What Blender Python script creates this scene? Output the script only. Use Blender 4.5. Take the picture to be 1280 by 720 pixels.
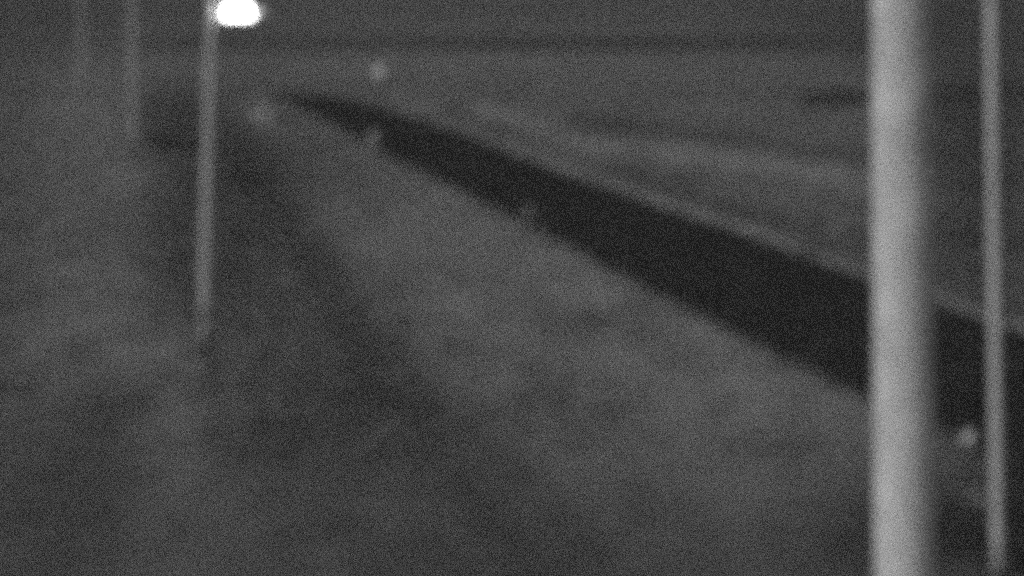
import bpy, bmesh, math, random
import numpy as np
from mathutils import Vector, noise as mnoise

random.seed(7)
rng = np.random.default_rng(7)
for o in list(bpy.data.objects):
    bpy.data.objects.remove(o)
S = bpy.context.scene
C = S.collection

# ------------------------------------------------------------------ camera
FPX = 2200.0          # focal length in photo pixels (photo 1280 wide)
CAM_H = 8.5           # camera height in metres
HOR = -19.0           # horizon row in the photo
cam = bpy.data.cameras.new('camera')
cam.sensor_width = 36.0
cam.lens = FPX / 1280 * 36
cam.shift_y = -(360 - HOR) / 1280
cam.clip_start = 0.1
cam.clip_end = 20000
cam.dof.use_dof = True                 # night camera left focused on its own window
cam.dof.focus_distance = 0.50
cam.dof.aperture_fstop = (FPX / 1280 * 36) / 5.3
cam_o = bpy.data.objects.new('camera', cam)
cam_o.location = (0, 0, CAM_H)
cam_o.rotation_euler = (math.radians(90), 0, 0)
C.objects.link(cam_o)
S.camera = cam_o

# ------------------------------------------------------------------ world and moonlight
EL, AZ = math.radians(21), math.radians(239)       # low, behind the camera and to its left
w = bpy.data.worlds.new('World')
S.world = w
w.use_nodes = True
nt = w.node_tree
bg = nt.nodes['Background']
sky = nt.nodes.new('ShaderNodeTexSky')
sky.sky_type = 'NISHITA'
sky.sun_disc = False
sky.sun_elevation = EL
sky.sun_rotation = AZ
sky.air_density = 1.0
sky.dust_density = 1.0
bw = nt.nodes.new('ShaderNodeRGBToBW')             # the camera is monochrome
nt.links.new(sky.outputs[0], bw.inputs[0])
nt.links.new(bw.outputs[0], bg.inputs[0])
bg.inputs[1].default_value = 0.05 / 8
sun = bpy.data.lights.new('moonlight', 'SUN')
sun.energy = 1.0 / 8
sun.angle = math.radians(14)
sun_o = bpy.data.objects.new('moonlight', sun)
d = Vector((math.sin(AZ) * math.cos(EL), math.cos(AZ) * math.cos(EL), math.sin(EL)))
sun_o.rotation_euler = d.to_track_quat('Z', 'Y').to_euler()
C.objects.link(sun_o)

S.view_settings.view_transform = 'Standard'
S.view_settings.look = 'None'
S.view_settings.exposure = 3.0 - 0.18   # night: weak light, high gain
S.view_settings.gamma = 1.0
cy = S.cycles
cy.use_denoising = False               # the photograph is grainy: keep the renderer's own grain
cy.use_adaptive_sampling = False
cy.use_light_tree = False
cy.light_sampling_threshold = 0.23
cy.pixel_filter_type = 'GAUSSIAN'
cy.filter_width = 7.0
cy.max_bounces = 4

# ------------------------------------------------------------------ helpers
def at(px, py, h=0.0):
    """photo pixel on the plane z = h -> world x, y (metres)"""
    Y = FPX * (CAM_H - h) / (py - HOR)
    return Vector(((px - 640) / FPX * Y, Y, h))

def mat(name, base, rough=0.8, spec=0.3, metal=0.0, var=0.25, scale=6.0, bump=0.15, bscale=40.0, attr=None, emit=None):
    m = bpy.data.materials.new(name)
    m.use_nodes = True
    t = m.node_tree
    b = t.nodes['Principled BSDF']
    b.inputs['Roughness'].default_value = rough
    b.inputs['Specular IOR Level'].default_value = spec
    b.inputs['Metallic'].default_value = metal
    tc = t.nodes.new('ShaderNodeTexCoord')
    n = t.nodes.new('ShaderNodeTexNoise')
    n.inputs['Scale'].default_value = scale
    n.inputs['Detail'].default_value = 8
    n.inputs['Roughness'].default_value = 0.65
    t.links.new(tc.outputs['Object'], n.inputs['Vector'])
    mr = t.nodes.new('ShaderNodeMapRange')
    mr.inputs['From Min'].default_value = 0.3
    mr.inputs['From Max'].default_value = 0.7
    mr.inputs['To Min'].default_value = base * (1 - var)
    mr.inputs['To Max'].default_value = base * (1 + var)
    t.links.new(n.outputs['Fac'], mr.inputs['Value'])
    out = mr.outputs[0]
    if attr:
        a = t.nodes.new('ShaderNodeAttribute')
        a.attribute_name = attr
        mu = t.nodes.new('ShaderNodeMath')
        mu.operation = 'MULTIPLY'
        t.links.new(out, mu.inputs[0])
        t.links.new(a.outputs['Fac'], mu.inputs[1])
        out = mu.outputs[0]
    t.links.new(out, b.inputs['Base Color'])
    if bump:
        n2 = t.nodes.new('ShaderNodeTexNoise')
        n2.inputs['Scale'].default_value = bscale
        n2.inputs['Detail'].default_value = 5
        t.links.new(tc.outputs['Object'], n2.inputs['Vector'])
        bp = t.nodes.new('ShaderNodeBump')
        bp.inputs['Strength'].default_value = bump
        bp.inputs['Distance'].default_value = 0.02
        t.links.new(n2.outputs['Fac'], bp.inputs['Height'])
        t.links.new(bp.outputs[0], b.inputs['Normal'])
    if emit:
        b.inputs['Emission Color'].default_value = (1, 1, 1, 1)
        b.inputs['Emission Strength'].default_value = emit
    return m

M = dict(
    sign=mat('sign_face', 0.8, 0.5, 0.4, var=0.06, scale=6, bump=0),
    side=mat('dim_glare', 0.7, 0.4, 0.4, var=0.0, bump=0, emit=0.045),  # dim emission for the glare next to the lamp dome
    straw=mat('dry_grass', 0.34, 0.8, 0.2, var=0.4, scale=1.5, bump=0),
    moss=mat('dark_grass', 0.14, 0.8, 0.2, var=0.4, scale=1.5, bump=0),
    pole_foot=mat('dark_steel', 0.25, 0.8, 0.2, var=0.35, scale=6, bump=0.1),
    bush=mat('shrub_leaf', 0.20, 0.8, 0.2, var=0.4, scale=3, bump=0),
    asphalt=mat('asphalt', 0.064, 0.8, 0.25, var=0.45, scale=0.7, bump=0.3, bscale=60),
    gravel=mat('wet_gravel', 0.12, 0.9, 0.2, var=0.35, scale=5.0, bump=0.5, bscale=30),
    snow=mat('old_snow', 0.29, 0.9, 0.2, var=0.2, scale=1.6, bump=0.4, bscale=9),
    zinc=mat('galvanised_steel', 0.66, 0.6, 0.4, var=0.18, scale=9, bump=0.05),
    pale=mat('pale_painted_steel', 0.74, 0.7, 0.3, var=0.24, scale=4, bump=0.05),
    dark=mat('dark_stake_plastic', 0.06, 0.6, 0.4, var=0.2, scale=12, bump=0),
    refl=mat("reflector_sheet", 0.8, 0.4, 0.5, var=0.05, scale=12, bump=0),
    bark=mat('bark', 0.06, 0.9, 0.2, var=0.3, scale=12),
    leaf=mat('leaf', 0.06, 0.8, 0.2, var=0.4, scale=3, bump=0),
    line=mat('road_paint', 0.16, 0.8, 0.2, var=0.5, scale=5, bump=0.1),
    glow=mat('lamp_glass', 0.8, 0.5, 0.3, var=0.0, bump=0, emit=1.2),
    glass=mat('unlit_lamp_glass', 0.5, 0.3, 0.5, var=0.0, bump=0),
)

def link(name, bm, m, parent=None, smooth=True):
    me = bpy.data.meshes.new(name)
    bm.to_mesh(me)
    bm.free()
    me.materials.append(M[m])
    if smooth:
        for p in me.polygons:
            p.use_smooth = True
    o = bpy.data.objects.new(name, me)
    C.objects.link(o)
    if parent:
        o.parent = parent
    return o

def thing(name, label, cat, loc, rz=0.0, group=None):
    o = bpy.data.objects.new(name, None)
    o.empty_display_size = 0.3
    C.objects.link(o)
    o.location = loc
    o.rotation_euler = (0, 0, rz)
    o['label'] = label
    o['category'] = cat
    if group:
        o['group'] = group
    return o

def dup(root, loc, label, rz=None):
    def cp(o, parent):
        c = o.copy()
        C.objects.link(c)
        c.parent = parent
        for ch in list(o.children):
            cp(ch, c)
        return c
    kids = list(root.children)
    r = root.copy()
    C.objects.link(r)
    r.location = loc
    if rz is not None:
        r.rotation_euler[2] = rz
    r['label'] = label
    for ch in kids:
        cp(ch, r)
    return r

def tube(bm, pts, rads, seg=20, caps=True):
    rings = []
    for i, p in enumerate(pts):
        p = Vector(p)
        a = Vector(pts[max(i - 1, 0)])
        b = Vector(pts[min(i + 1, len(pts) - 1)])
        t = (b - a).normalized()
        up = Vector((0, 1, 0)) if abs(t.z) > 0.7 else Vector((0, 0, 1))
        u = t.cross(up).normalized()
        v = u.cross(t).normalized()
        rings.append([bm.verts.new(p + (u * math.cos(k * 2 * math.pi / seg) + v * math.sin(k * 2 * math.pi / seg)) * rads[i]) for k in range(seg)])
    for r0, r1 in zip(rings, rings[1:]):
        for k in range(seg):
            bm.faces.new((r0[k], r0[(k + 1) % seg], r1[(k + 1) % seg], r1[k]))
    if caps:
        bm.faces.new(rings[0])
        bm.faces.new(rings[-1][::-1])
    bmesh.ops.recalc_face_normals(bm, faces=bm.faces)
    return bm

def box(bm, c, s, bev=0.006):
    r = bmesh.ops.create_cube(bm, size=1)
    for v in r['verts']:
        v.co = Vector((v.co.x * s[0] + c[0], v.co.y * s[1] + c[1], v.co.z * s[2] + c[2]))
    if bev:
        es = list({e for v in r['verts'] for e in v.link_edges})
        bmesh.ops.bevel(bm, geom=es, offset=bev, segments=2, affect='EDGES')
    return bm

def grid_object(name, P, m, kind, attr=None, parent=None):
    """P: rows x cols x 3 array -> one sheet"""
    r, c, _ = P.shape
    idx = np.arange(r * c).reshape(r, c)
    q = np.stack([idx[:-1, :-1], idx[:-1, 1:], idx[1:, 1:], idx[1:, :-1]], -1).reshape(-1, 4)
    me = bpy.data.meshes.new(name)
    me.vertices.add(r * c)
    me.vertices.foreach_set('co', P.reshape(-1).astype(np.float32))
    me.loops.add(q.size)
    me.loops.foreach_set('vertex_index', q.reshape(-1).astype(np.int32))
    me.polygons.add(len(q))
    me.polygons.foreach_set('loop_start', np.arange(0, q.size, 4, dtype=np.int32))
    me.update(calc_edges=True)
    me.validate()
    if attr is not None:
        a = me.attributes.new('cover_and_vignette', 'FLOAT', 'POINT')
        a.data.foreach_set('value', attr.reshape(-1).astype(np.float32))
    for p in me.polygons:
        p.use_smooth = True
    me.materials.append(m)
    o = bpy.data.objects.new(name, me)
    C.objects.link(o)
    if kind:
        o['kind'] = kind
    if parent:
        o.parent = parent
    return o

# ------------------------------------------------------------------ ground: thin old snow over winter grass
def lin(v):
    v /= 255.0
    return ((v + 0.055) / 1.055) ** 2.4

REF = lin(72)
rows = np.concatenate([np.linspace(-60, 8, 12)[:-1], np.geomspace(8, 40, 30)[:-1], 1 / np.linspace(1 / 40, 1 / 1200, 240)[:-1], np.geomspace(1200, 9000, 20)])
t = np.linspace(-1, 1, 521)
u = np.sign(t) * np.abs(t) ** 1.4
outer = np.array([1.15, 1.5, 2.2, 4, 9, 30, 120])      # on to the horizon on both sides
u = np.concatenate([-outer[::-1], u, outer])
Yg, Ug = np.meshgrid(rows, u, indexing='ij')
Xg = Ug * (18 + 0.46 * np.abs(Yg)) * np.where(Yg > 1200, 2.0, 1.0)
Xg = np.where(Yg < 10, Ug * 60, Xg)
cover_and_vignette = np.ones_like(Xg)          # share of pale snow plus painted edge dimming, relative to the mean

def patch(px, py, sx, sy, v, power=2.0):
    """an elliptic patch of thicker or thinner snow or of painted edge dimming, centred on the ground at a photo pixel, v = its grey"""
    global cover_and_vignette
    c = at(px, py)
    ax = sx * c.y / FPX
    ay = sy * c.y ** 2 / (FPX * CAM_H)
    # follow the lie of the ground: longer away than near, as ellipses are on a plane seen obliquely
    yy = np.maximum(Yg, 5.0)
    dy = (CAM_H * FPX / yy - CAM_H * FPX / c.y) / sy
    dx = (FPX * Xg / yy - (px - 640)) / sx
    g = np.exp(-(dx ** 2 + dy ** 2) ** (power / 2) * 0.7)
    f = lin(v) / REF
    cover_and_vignette = cover_and_vignette * (1 - g) + f * g

def streak(pts, wpx, v, a=1.0):
    """a long narrow mark on the ground along photo points; wpx = half width in pixels at each point"""
    global cover_and_vignette
    # measured on the ground as foreshortened lengths, so that marks lying across the view are as deep as they look
    yy = np.maximum(Yg, 6.0)
    U, V = FPX * Xg / yy, FPX * CAM_H / yy
    P = [(p[0] - 640, p[1] - HOR) for p in pts]
    best = np.full(Xg.shape, 1e9)
    for (p, q, w0, w1) in zip(P, P[1:], wpx, wpx[1:]):
        dx, dy = q[0] - p[0], q[1] - p[1]
        tt = np.clip(((U - p[0]) * dx + (V - p[1]) * dy) / (dx * dx + dy * dy), 0, 1)
        dist = np.hypot(U - p[0] - tt * dx, V - p[1] - tt * dy) / (w0 + (w1 - w0) * tt)
        best = np.minimum(best, dist)
    g = np.exp(-best ** 2 * 0.8) * a
    f = lin(v) / REF
    cover_and_vignette = cover_and_vignette * (1 - g) + f * g

# broad tone of the fields, with lens vignetting painted in at the edges
patch(640, 8, 2000, 20, 66)
patch(20, 20, 120, 60, 56)  # corner vignetting painted into the ground tone
patch(820, 54, 560, 9, 55, 4)
patch(300, 52, 200, 10, 60)
patch(640, 80, 500, 10, 76)
patch(1000, 90, 260, 9, 72)
patch(20, 300, 60, 400, 62)  # vignetting along the left edge of view, painted as darker ground
patch(120, 150, 80, 70, 75)
patch(110, 330, 120, 130, 75)
patch(330, 300, 75, 110, 54)
streak([(275, 170), (340, 300), (420, 440), (520, 590), (640, 760)], [26, 52, 72, 90, 105], 57, 0.6)
patch(430, 580, 220, 140, 57)
patch(560, 700, 330, 60, 58)
patch(212, 158, 52, 36, 45, 3)
patch(225, 290, 36, 130, 54)
patch(300, 215, 45, 60, 52)
patch(540, 260, 110, 50, 78)
patch(690, 350, 150, 70, 92)
patch(860, 460, 180, 90, 83)
patch(650, 400, 130, 80, 76)
patch(1000, 560, 120, 60, 74)
patch(900, 690, 260, 50, 62)
patch(1090, 680, 70, 45, 50)
patch(1200, 660, 60, 46, 42)
patch(1270, 640, 30, 120, 34)
patch(1180, 585, 60, 16, 58)
patch(1230, 200, 70, 190, 52)  # vignetting right of the thick pole, put into the ground colour
patch(1160, 30, 160, 40, 56)
patch(215, 550, 55, 70, 80)
patch(210, 690, 110, 50, 68)
patch(70, 650, 90, 90, 58)
patch(130, 505, 52, 26, 60)
patch(160, 430, 90, 45, 82)
patch(120, 190, 60, 70, 78)
patch(335, 140, 20, 18, 84)
patch(400, 130, 60, 20, 70)
# winter tracks worn through the snow
streak([(300, 195), (345, 262), (415, 392), (490, 500), (570, 590), (640, 670), (740, 770)], [12, 16, 18, 17, 17, 21, 25], 49, 0.6)
streak([(400, 300), (480, 450), (590, 540), (700, 640), (780, 740)], [9, 12, 14, 16, 18], 51, 0.55)
streak([(250, 330), (255, 440), (262, 480)], [14, 16, 18], 50, 0.5)
streak([(200, 470), (140, 510), (60, 600)], [16, 22, 28], 57, 0.3)
streak([(40, 110), (10, 150), (-30, 200)], [8, 10, 12], 58, 0.5)
streak([(300, 590), (400, 570), (520, 640)], [10, 16, 20], 64, 0.4)
streak([(1000, 130), (1085, 122), (1160, 118), (1230, 114), (1300, 112)], [5, 9, 12, 12, 12], 49, 0.8)
streak([(560, 140), (640, 158), (700, 172)], [6, 8, 8], 58, 0.6)
streak([(720, 145), (800, 160), (900, 175), (1080, 200)], [9, 11, 9, 8], 52, 0.75)
streak([(600, 135), (740, 182), (860, 192), (980, 206), (1085, 222)], [7, 10, 12, 13, 13], 86, 0.9)
streak([(760, 210), (880, 250), (980, 280), (1080, 300)], [12, 16, 18, 16], 57, 0.7)

# wind has combed the snow: break it up in world space, so no edge is clean
def fbm(X, Y, s, seed):
    out = np.zeros(X.shape)
    amp = 1.0
    for k in range(4):
        q = np.random.default_rng(seed + k)
        gx = q.standard_normal((256, 256))
        fx, fy = (X / s + 1000.3 * (k + 1)), (Y / (s * 2.2) + 717.7 * (k + 1))
        ix, iy = np.floor(fx).astype(int), np.floor(fy).astype(int)
        ux, uy = fx - ix, fy - iy
        ux, uy = ux * ux * (3 - 2 * ux), uy * uy * (3 - 2 * uy)
        g = lambda a, b: gx[a % 256, b % 256]
        out += amp * ((g(ix, iy) * (1 - ux) + g(ix + 1, iy) * ux) * (1 - uy) + (g(ix, iy + 1) * (1 - ux) + g(ix + 1, iy + 1) * ux) * uy)
        amp *= 0.6
        s *= 0.5
    return out
cover_and_vignette = np.clip(cover_and_vignette, 0.2, 3) ** 1.3
cover_and_vignette *= np.clip(1 + 0.08 * fbm(Xg, Yg, 1.3, 11) + 0.06 * fbm(Xg, Yg, 5.0, 31), 0.45, 1.7)
Zg = 0.015 * fbm(Xg, Yg, 3.0, 51)
Zg = np.where(Yg > 300, 0, Zg)
M['ground'] = mat('snowy_grass', 0.325, 0.9, 0.15, var=0.22, scale=1.3, bump=0.5, bscale=14, attr='cover_and_vignette')
g = grid_object('ground', np.stack([Xg, Yg, Zg - 0.05], -1), M['ground'], 'structure', cover_and_vignette)

# ------------------------------------------------------------------ road
def spline(pts, n):
    """Catmull-Rom through ground points"""
    P = [Vector(p) for p in pts]
    P = [P[0] * 2 - P[1]] + P + [P[-1] * 2 - P[-2]]
    out = []
    for i in range(1, len(P) - 2):
        for k in range(n):
            s = k / n
            a, b, c, e = P[i - 1], P[i], P[i + 1], P[i + 2]
            out.append(0.5 * ((2 * b) + (c - a) * s + (2 * a - 5 * b + 4 * c - e) * s * s + (3 * b - a - 3 * c + e) * s ** 3))
    out.append(P[-2])
    return out

far_px = [(340, 117), (385, 119), (432, 125), (485, 138), (540, 156), (620, 186), (700, 217), (775, 243), (850, 270), (915, 291), (980, 314), (1085, 354), (1185, 392), (1240, 411), (1290, 428), (1380, 461), (1500, 505), (2100, 728)]
near_px = [(338, 119), (368, 133), (405, 151), (450, 175), (500, 203), (560, 231), (620, 260), (700, 302), (790, 350), (845, 377), (895, 402), (1000, 456), (1085, 494), (1205, 551), (1247, 600), (1262, 705), (1500, 900), (2100, 1300)]
far_e = spline([at(*p) for p in far_px], 8)
near_e = spline([at(*p) for p in near_px], 8)
n_s = len(far_e)
road = np.zeros((n_s, 9, 3))
for i in range(n_s):
    jit = 0.0
    for k in range(9):
        s = k / 8
        p = far_e[i].lerp(near_e[i], s)
        if k in (0, 8):
            jit = 0.35 * mnoise.noise(Vector((i * 0.55, k, 1))) + 0.2 * mnoise.noise(Vector((i * 1.7, k, 4)))
            p = p + (near_e[i] - far_e[i]).normalized() * jit
        road[i, k] = (p.x, p.y, 0.055 + 0.09 * (1 - (2 * s - 1) ** 2))   # cambered
road_o = grid_object('road', road[:, ::-1], M['asphalt'], 'structure')
# skirt so that the road has a thickness
for side, edge, nm in ((0, far_e, 'road_shoulder'), (8, near_e, 'road_shoulder')):
    P = np.zeros((n_s, 3, 3))
    for i in range(n_s):
        e = Vector(road[i, side])
        o2 = (far_e[i] - near_e[i]).normalized() * (1 if side == 0 else -1)
        P[i, 0] = e + Vector((0, 0, -0.004))
        P[i, 1] = (e.x + o2.x * 0.25, e.y + o2.y * 0.25, 0.03)
        P[i, 2] = (e.x + o2.x * 0.55, e.y + o2.y * 0.55, -0.15)
    if side == 8:
        P = P[:, ::-1]
    grid_object(nm, P[:, ::-1], M['gravel'], 'structure')

# ------------------------------------------------------------------ ploughed snow ridge along the far side of the road
def ridge(pix, off0, wid, hgt, seed, name):
    c = spline([at(*p) for p in pix], 14)
    n = len(c)
    P = np.zeros((n, 9, 3))
    for i in range(n):
        a, b = c[max(i - 1, 0)], c[min(i + 1, n - 1)]
        tg = (b - a).normalized()
        nn = Vector((-tg.y, tg.x, 0))
        if nn.y < 0:
            nn = -nn
        end = min(1, min(i, n - 1 - i) / 8) ** 0.5
        hh = hgt * (0.75 + 0.5 * mnoise.noise(Vector((i * 0.33, seed, 0)))) * end
        ww = wid * (0.8 + 0.3 * mnoise.noise(Vector((i * 0.2, seed, 5)))) * (0.35 + 0.65 * end)
        for k in range(9):
            s = k / 8
            z = hh * math.sin(math.pi * s) ** 0.8 * (1 + 0.25 * mnoise.noise(Vector((i * 0.6, k * 0.7, seed))))
            q = c[i] + nn * (off0 + ww * s)
            P[i, k] = (q.x, q.y, z - 0.06 if k in (0, 8) else z)
    return grid_object(name, P[:, ::-1] if c[0].x < c[-1].x else P, M['snow'], 'structure')
ridge([(585, 172), (640, 192), (700, 214), (775, 240), (850, 267), (915, 288), (982, 312)], 0.4, 1.5, 0.17, 1.3, 'snow_bank')
ridge([(1012, 322), (1050, 336), (1085, 350), (1150, 372), (1225, 398), (1330, 436)], 0.4, 0.7, 0.06, 7.7, 'snow_bank')

# ------------------------------------------------------------------ street lamps in a row
def make_lamp(label, loc, height, lean, lit=True, thick=1.0):
    L = thing('street_lamp', label, 'street lamp', loc, 0, 'street lamps in a row along the field')
    lx = lean
    bm = bmesh.new()
    box(bm, (0, 0, 0.02), (0.42, 0.42, 0.04), 0.01)
    link('base_plate', bm, 'zinc', L, False)
    for sx in (-1, 1):
        for sy in (-1, 1):
            bm = bmesh.new()
            tube(bm, [(sx * 0.16, sy * 0.16, 0.03), (sx * 0.16, sy * 0.16, 0.08)], [0.018, 0.018], 8)
            link('anchor_bolt', bm, 'zinc', L)
    bm = bmesh.new()
    n = 14
    tube(bm, [(lx * (k / n), 0, 0.04 + (height + 0.56) * k / n) for k in range(n + 1)],
         [thick * (0.112 - 0.02 * k / n) for k in range(n + 1)], 24)
    p = link('pole', bm, 'zinc', L)
    bm = bmesh.new()
    tube(bm, [(0, 0, 0.04), (lx * 0.16, 0, 1.25)], [thick * 0.118, thick * 0.113], 24)
    link('dark_foot', bm, 'pole_foot', L)  # added casing, makes the lowest stretch of the pole darker
    bm = bmesh.new()
    box(bm, (lx * 0.1, -0.118, 0.9), (0.10, 0.03, 0.36), 0.008)
    link('hatch', bm, 'zinc', L, False)
    bm = bmesh.new()
    tube(bm, [(lx - 0.01, 0, height - 0.16), (lx + 0.10, 0, height + 0.02), (lx + 0.26, 0, height + 0.13), (lx + 0.50, 0, height + 0.17)],
         [0.035, 0.035, 0.033, 0.03], 14)
    link('arm', bm, 'zinc', L)
    bm = bmesh.new()
    tube(bm, [(lx, 0, height + 0.6), (lx, 0, height + 0.64), (lx, 0, height + 0.68)], [thick * 0.098, thick * 0.09, thick * 0.03], 20)
    link('pole_cap', bm, 'zinc', L)
    hx = lx + 0.56
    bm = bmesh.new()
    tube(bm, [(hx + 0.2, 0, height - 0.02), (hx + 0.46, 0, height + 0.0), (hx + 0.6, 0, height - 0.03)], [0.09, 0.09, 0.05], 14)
    link('glare_lobe', bm, 'side' if lit else 'glass', L)  # added piece: lens glare beside the dome, shaped as a dimly glowing tube
    prof = [(0.05, 0.36), (0.14, 0.34), (0.22, 0.28), (0.28, 0.19), (0.32, 0.08), (0.335, 0.0), (0.325, -0.02), (0.0001, -0.035)]
    seg = 32
    bm = bmesh.new()
    rings = [[bm.verts.new((hx + r * math.cos(k * 2 * math.pi / seg), r * math.sin(k * 2 * math.pi / seg), height - 0.14 + z)) for k in range(seg)] for r, z in prof]
    for r0, r1 in zip(rings, rings[1:]):
        for k in range(seg):
            bm.faces.new((r0[k], r1[k], r1[(k + 1) % seg], r0[(k + 1) % seg]))
    bm.faces.new(rings[0])
    bmesh.ops.recalc_face_normals(bm, faces=bm.faces)
    head = link('lamp_globe', bm, 'glow' if lit else 'glass', L)
    bm = bmesh.new()
    tube(bm, [(hx, 0, height + 0.20), (hx, 0, height + 0.27)], [0.075, 0.05], 18)
    link('cap', bm, 'zinc', head)
    bm = bmesh.new()
    tube(bm, [(hx, 0, height - 0.185), (hx, 0, height - 0.165)], [0.30, 0.345], 32)
    link('rim', bm, 'zinc', head)
    return L

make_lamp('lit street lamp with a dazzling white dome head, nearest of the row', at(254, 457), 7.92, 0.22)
make_lamp('pale thin lamp post left of the lit one, second in the row', at(166, 202), 8.9, 0.0, False, 1.0)
make_lamp('faintest and farthest lamp post, leftmost of the row', at(102, 128), 9.3, 0.0, False, 0.95)

# ------------------------------------------------------------------ the two masts on the right
def make_mast(label, loc, r0, r1, height, lean, m, bands, name):
    T = thing(name, label, 'pole', loc)
    bm = bmesh.new()
    n = 16
    tube(bm, [(lean * k / n, 0, 0.03 + height * k / n) for k in range(n + 1)], [r0 + (r1 - r0) * k / n for k in range(n + 1)], 40)
    link('shaft', bm, m, T)
    bm = bmesh.new()
    tube(bm, [(0, 0, -0.05), (0, 0, 0.05), (0, 0, 0.07)], [r0 * 1.6, r0 * 1.6, r0 * 1.2], 32)
    link('footing', bm, 'gravel', T)
    bm = bmesh.new()
    tube(bm, [(lean, 0, height + 0.03), (lean, 0, height + 0.07), (lean, 0, height + 0.11)], [r1 * 1.06, r1 * 1.0, r1 * 0.4], 32)
    link('cap', bm, m, T)
    for z in bands:
        bm = bmesh.new()
        k = z / height
        rr = r0 + (r1 - r0) * k
        tube(bm, [(lean * k, 0, z - 0.03), (lean * k, 0, z + 0.03)], [rr + 0.006] * 2, 32)
        link('band', bm, m, T)
    return T
Yb = 9.7
make_mast('thick bright pale pole standing closest to the camera at right', ((1136 + 3 - 640) / FPX * Yb, Yb, 0), 0.170, 0.156, 10.5, -0.07, 'pale', (3.0, 9.4), 'mast')
make_mast('slim grey pole right of the thick bright pole', at(1248, 718), 0.084, 0.072, 9.6, -0.12, 'zinc', (2.2, 9.2), 'pole')

# ------------------------------------------------------------------ marker stakes with reflectors
def make_stake(label, loc, h, disc):
    T = thing('marker_stake', label, 'marker stake', loc, 0, 'reflector stakes beside the road')
    bm = bmesh.new()
    tube(bm, [(0, 0, -0.1), (0, 0, h * 0.6), (0, 0, h)], [0.03, 0.028, 0.024], 12)
    link('stake', bm, 'dark', T)
    bm = bmesh.new()
    if disc > 0.13 and h < 1:
        tube(bm, [(0, -0.045, h - disc), (0, -0.03, h - disc)], [disc, disc], 20)
        link('reflector', bm, 'refl', T)
    else:
        box(bm, (0, -0.034, h - disc * 1.7), (disc * 1.1, 0.008, disc * 3.2), 0.003)
        link('reflector', bm, 'zinc', T, False)
    bm = bmesh.new()
    tube(bm, [(0, 0, h - disc * 2.2), (0, 0, h - disc * 2.2 + 0.04)], [0.036, 0.036], 12)
    link('collar', bm, 'dark', T)
    return T

def stake_at(px, py_top, h, disc, label):
    c = at(px, py_top, h - disc)
    return make_stake(label, (c.x, c.y, 0), h, disc)
stake_at(1212, 547, 0.9, 0.135, 'reflector stake with a bright disc between the thick and the slim pole')
stake_at(660, 262, 1.0, 0.11, 'reflector stake with a dim pale strip halfway towards the road bend')
stake_at(467, 168, 1.2, 0.24, 'reflector stake with a wide pale strip near the road bend')
stake_at(1041, 283, 0.9, 0.11, 'reflector stake beyond the snow bank, left of the thick pole')

# round sign on its post beyond the bend
c = at(477, 91, 2.5)
T = thing('road_sign', 'round pale road sign on a post beyond the bend of the road', 'road sign', (c.x, c.y, 0))
bm = bmesh.new()
tube(bm, [(0, 0, -0.1), (0, 0, 2.9)], [0.03, 0.03], 12)
link('post', bm, 'dark', T)
bm = bmesh.new()
tube(bm, [(0, -0.07, 2.5), (0, -0.045, 2.5)], [0.52, 0.52], 40)
sp = link('sign_plate', bm, 'sign', T)
for z in (2.3, 2.7):
    bm = bmesh.new()
    box(bm, (0, -0.03, z), (0.12, 0.03, 0.04), 0.004)
    link('bracket', bm, 'dark', sp, False)

# ------------------------------------------------------------------ shrubs and hedge
def make_shrub(label, loc, w_, h_, seed, n=2600, group=None, name='shrub', cat='shrub', length=None, rz=0):
    r = random.Random(seed)
    T = thing(name, label, cat, loc, rz, group)
    bm = bmesh.new()
    tips = []
    for k in range(14 if not length else 70):
        a = r.uniform(0, 2 * math.pi)
        base = Vector((r.uniform(-0.15, 0.15) if not length else r.uniform(-length / 2, length / 2), r.uniform(-0.15, 0.15), -0.1))
        tip = base + Vector((math.cos(a) * w_ * r.uniform(0.15, 0.42), math.sin(a) * w_ * r.uniform(0.15, 0.42), h_ * r.uniform(0.3, 0.95)))
        mid = base.lerp(tip, 0.5) + Vector((0, 0, h_ * 0.1))
        tube(bm, [base, mid, tip], [0.03, 0.018, 0.008], 6)
        tips += [mid, tip]
    link('stems', bm, 'bark', T)
    vs, fs = [], []
    for k in range(n):
        t0 = r.choice(tips)
        p = t0 + Vector((r.gauss(0, w_ * 0.13), r.gauss(0, w_ * 0.13), r.gauss(0, h_ * 0.13)))
        p.z = max(0.03, p.z)
        s = r.uniform(0.03, 0.075)
        u_ = Vector((r.gauss(0, 1), r.gauss(0, 1), r.gauss(0, 1))).normalized()
        v_ = u_.orthogonal().normalized()
        i = len(vs)
        vs += [p - u_ * s, p + v_ * s * 0.45, p + u_ * s, p - v_ * s * 0.45]
        fs.append((i, i + 1, i + 2, i + 3))
    me = bpy.data.meshes.new('foliage')
    me.from_pydata(vs, [], fs)
    me.materials.append(M['bush'])
    o = bpy.data.objects.new('foliage', me)
    C.objects.link(o)
    o.parent = T
    return T
GS = 'dark shrubs behind the lit lamp post'
make_shrub('dark bare shrub left of the lit lamp post, tallest of the three', at(206, 182), 3.0, 0.8, 3, 1500, GS)
make_shrub('low dark shrub touching the left side of the lit lamp post', at(236, 186), 2.6, 0.7, 4, 1200, GS)
make_shrub('small dark shrub just right of the lit lamp post', at(296, 222), 1.9, 0.5, 5, 500, GS)
c = at(1150, 120)
make_shrub('long low dark hedge crossing behind the thick pole', c, 2.4, 0.7, 9, 9000, None, 'hedge', 'hedge', length=19, rz=0.03)
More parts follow.
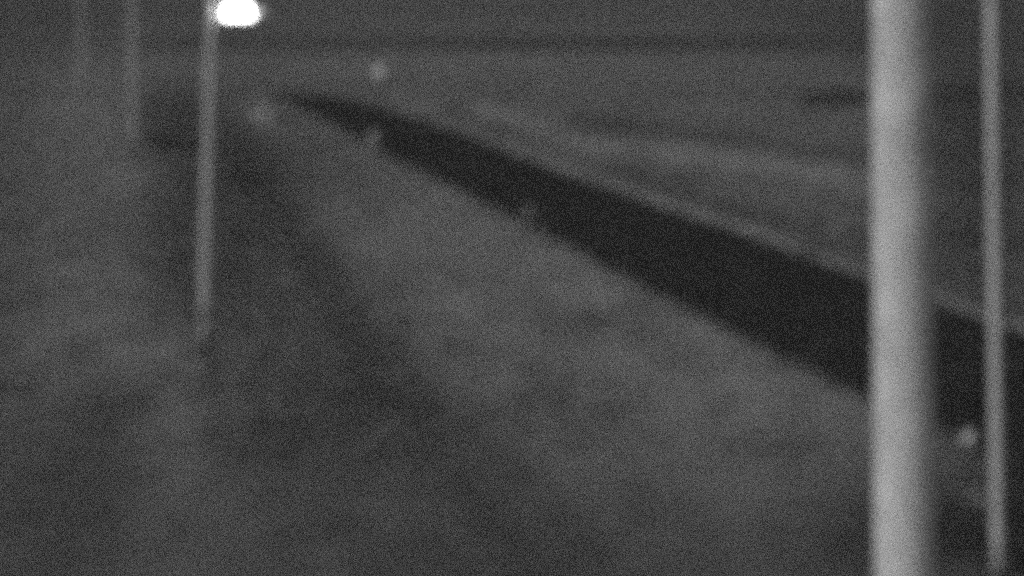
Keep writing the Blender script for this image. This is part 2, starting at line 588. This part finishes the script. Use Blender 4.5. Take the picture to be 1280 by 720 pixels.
# small heap of snow by the far end of the road
bm = bmesh.new()
bmesh.ops.create_icosphere(bm, subdivisions=4, radius=1)
for v in bm.verts:
    k = 1 + 0.25 * mnoise.noise(v.co * 1.6) + 0.08 * mnoise.noise(v.co * 5)
    v.co = Vector((v.co.x * 0.9 * k, v.co.y * 0.9 * k, v.co.z * 0.55 * k))
M['fresh'] = mat('fresh_snow', 0.45, 0.9, 0.2, var=0.1, scale=3, bump=0.3, bscale=9)
h_ = link('snow_heap', bm, 'fresh')
c = at(334, 146)
h_.location = (c.x, c.y, -0.05)
h_['label'] = 'rounded heap of old snow before the far tip of the road'
h_['category'] = 'snow heap'

# ------------------------------------------------------------------ grass standing through the snow, and the ragged verge
def grass(name, m, spots, blades, hmin, hmax, seed):
    q = np.random.default_rng(seed)
    n = len(spots)
    B = np.repeat(np.array(spots, dtype=float), blades, axis=0)          # x, y, size
    k = len(B)
    sz = B[:, 2]
    a = q.uniform(0, 2 * np.pi, k)
    r = np.abs(q.normal(0, 0.11, k)) * (0.6 + sz)
    x, y = B[:, 0] + r * np.cos(a), B[:, 1] + r * np.sin(a)
    h = q.uniform(hmin, hmax, k) * sz
    b = q.uniform(0, 2 * np.pi, k)
    wd = q.uniform(0.008, 0.018, k) * (0.7 + sz)
    lx, ly = np.cos(a) * h * q.uniform(0.2, 0.9, k), np.sin(a) * h * q.uniform(0.2, 0.9, k)
    V = np.zeros((k, 3, 3), np.float32)
    V[:, 0] = np.stack([x - np.cos(b) * wd, y - np.sin(b) * wd, np.full(k, -0.06)], 1)
    V[:, 1] = np.stack([x + np.cos(b) * wd, y + np.sin(b) * wd, np.full(k, -0.06)], 1)
    V[:, 2] = np.stack([x + lx, y + ly, h], 1)
    me = bpy.data.meshes.new(name)
    me.vertices.add(k * 3)
    me.vertices.foreach_set('co', V.reshape(-1))
    me.loops.add(k * 3)
    me.loops.foreach_set('vertex_index', np.arange(k * 3, dtype=np.int32))
    me.polygons.add(k)
    me.polygons.foreach_set('loop_start', np.arange(0, k * 3, 3, dtype=np.int32))
    me.update(calc_edges=True)
    me.materials.append(M[m])
    o = bpy.data.objects.new(name, me)
    C.objects.link(o)
    o['kind'] = 'stuff'
    return o

def road_edges_at(y):
    """x of the near and the far edge of the road at distance y"""
    def xe(e):
        for p, r_ in zip(e, e[1:]):
            lo, hi = sorted((p.y, r_.y))
            if lo <= y <= hi and hi > lo:
                return p.x + (r_.x - p.x) * (y - p.y) / (r_.y - p.y)
        return None
    return xe(near_e), xe(far_e)

rg = random.Random(23)
def scatter(n, seed, thr):
    out = []
    while len(out) < n:
        y = rg.uniform(32, 95)
        x = rg.uniform(-0.33, 0.33) * y
        cl = mnoise.noise(Vector((x * 0.45, y * 0.22, seed))) + 0.5 * mnoise.noise(Vector((x * 1.3, y * 0.6, seed)))
        if cl < thr + rg.uniform(-0.08, 0.08):
            continue
        ne, fe = road_edges_at(y)
        if ne is not None and fe is not None and min(ne, fe) - 0.3 < x < max(ne, fe) + 0.3:
            continue
        out.append((x, y, rg.uniform(0.4, 1.0)))
    return out
grass('dry_grass', 'straw', scatter(1500, 3.1, 0.0), 9, 0.10, 0.24, 1)
grass('dark_grass', 'moss', scatter(900, 9.4, 0.05), 8, 0.06, 0.18, 2)
verge = []
for p, q_ in zip(near_e, near_e[1:]):
    L_ = (q_ - p).length
    for k in range(int(L_ * 4)):
        if mnoise.noise(Vector((p.x * 0.6 + k * 0.05, p.y * 0.35, 2.2))) < -0.02:
            continue
        c = p.lerp(q_, rg.random())
        verge.append((c.x + rg.gauss(-0.25, 0.22), c.y + rg.gauss(-0.2, 0.2), rg.uniform(0.5, 1.1)))
grass('verge_grass', 'straw', verge, 14, 0.10, 0.24, 3)
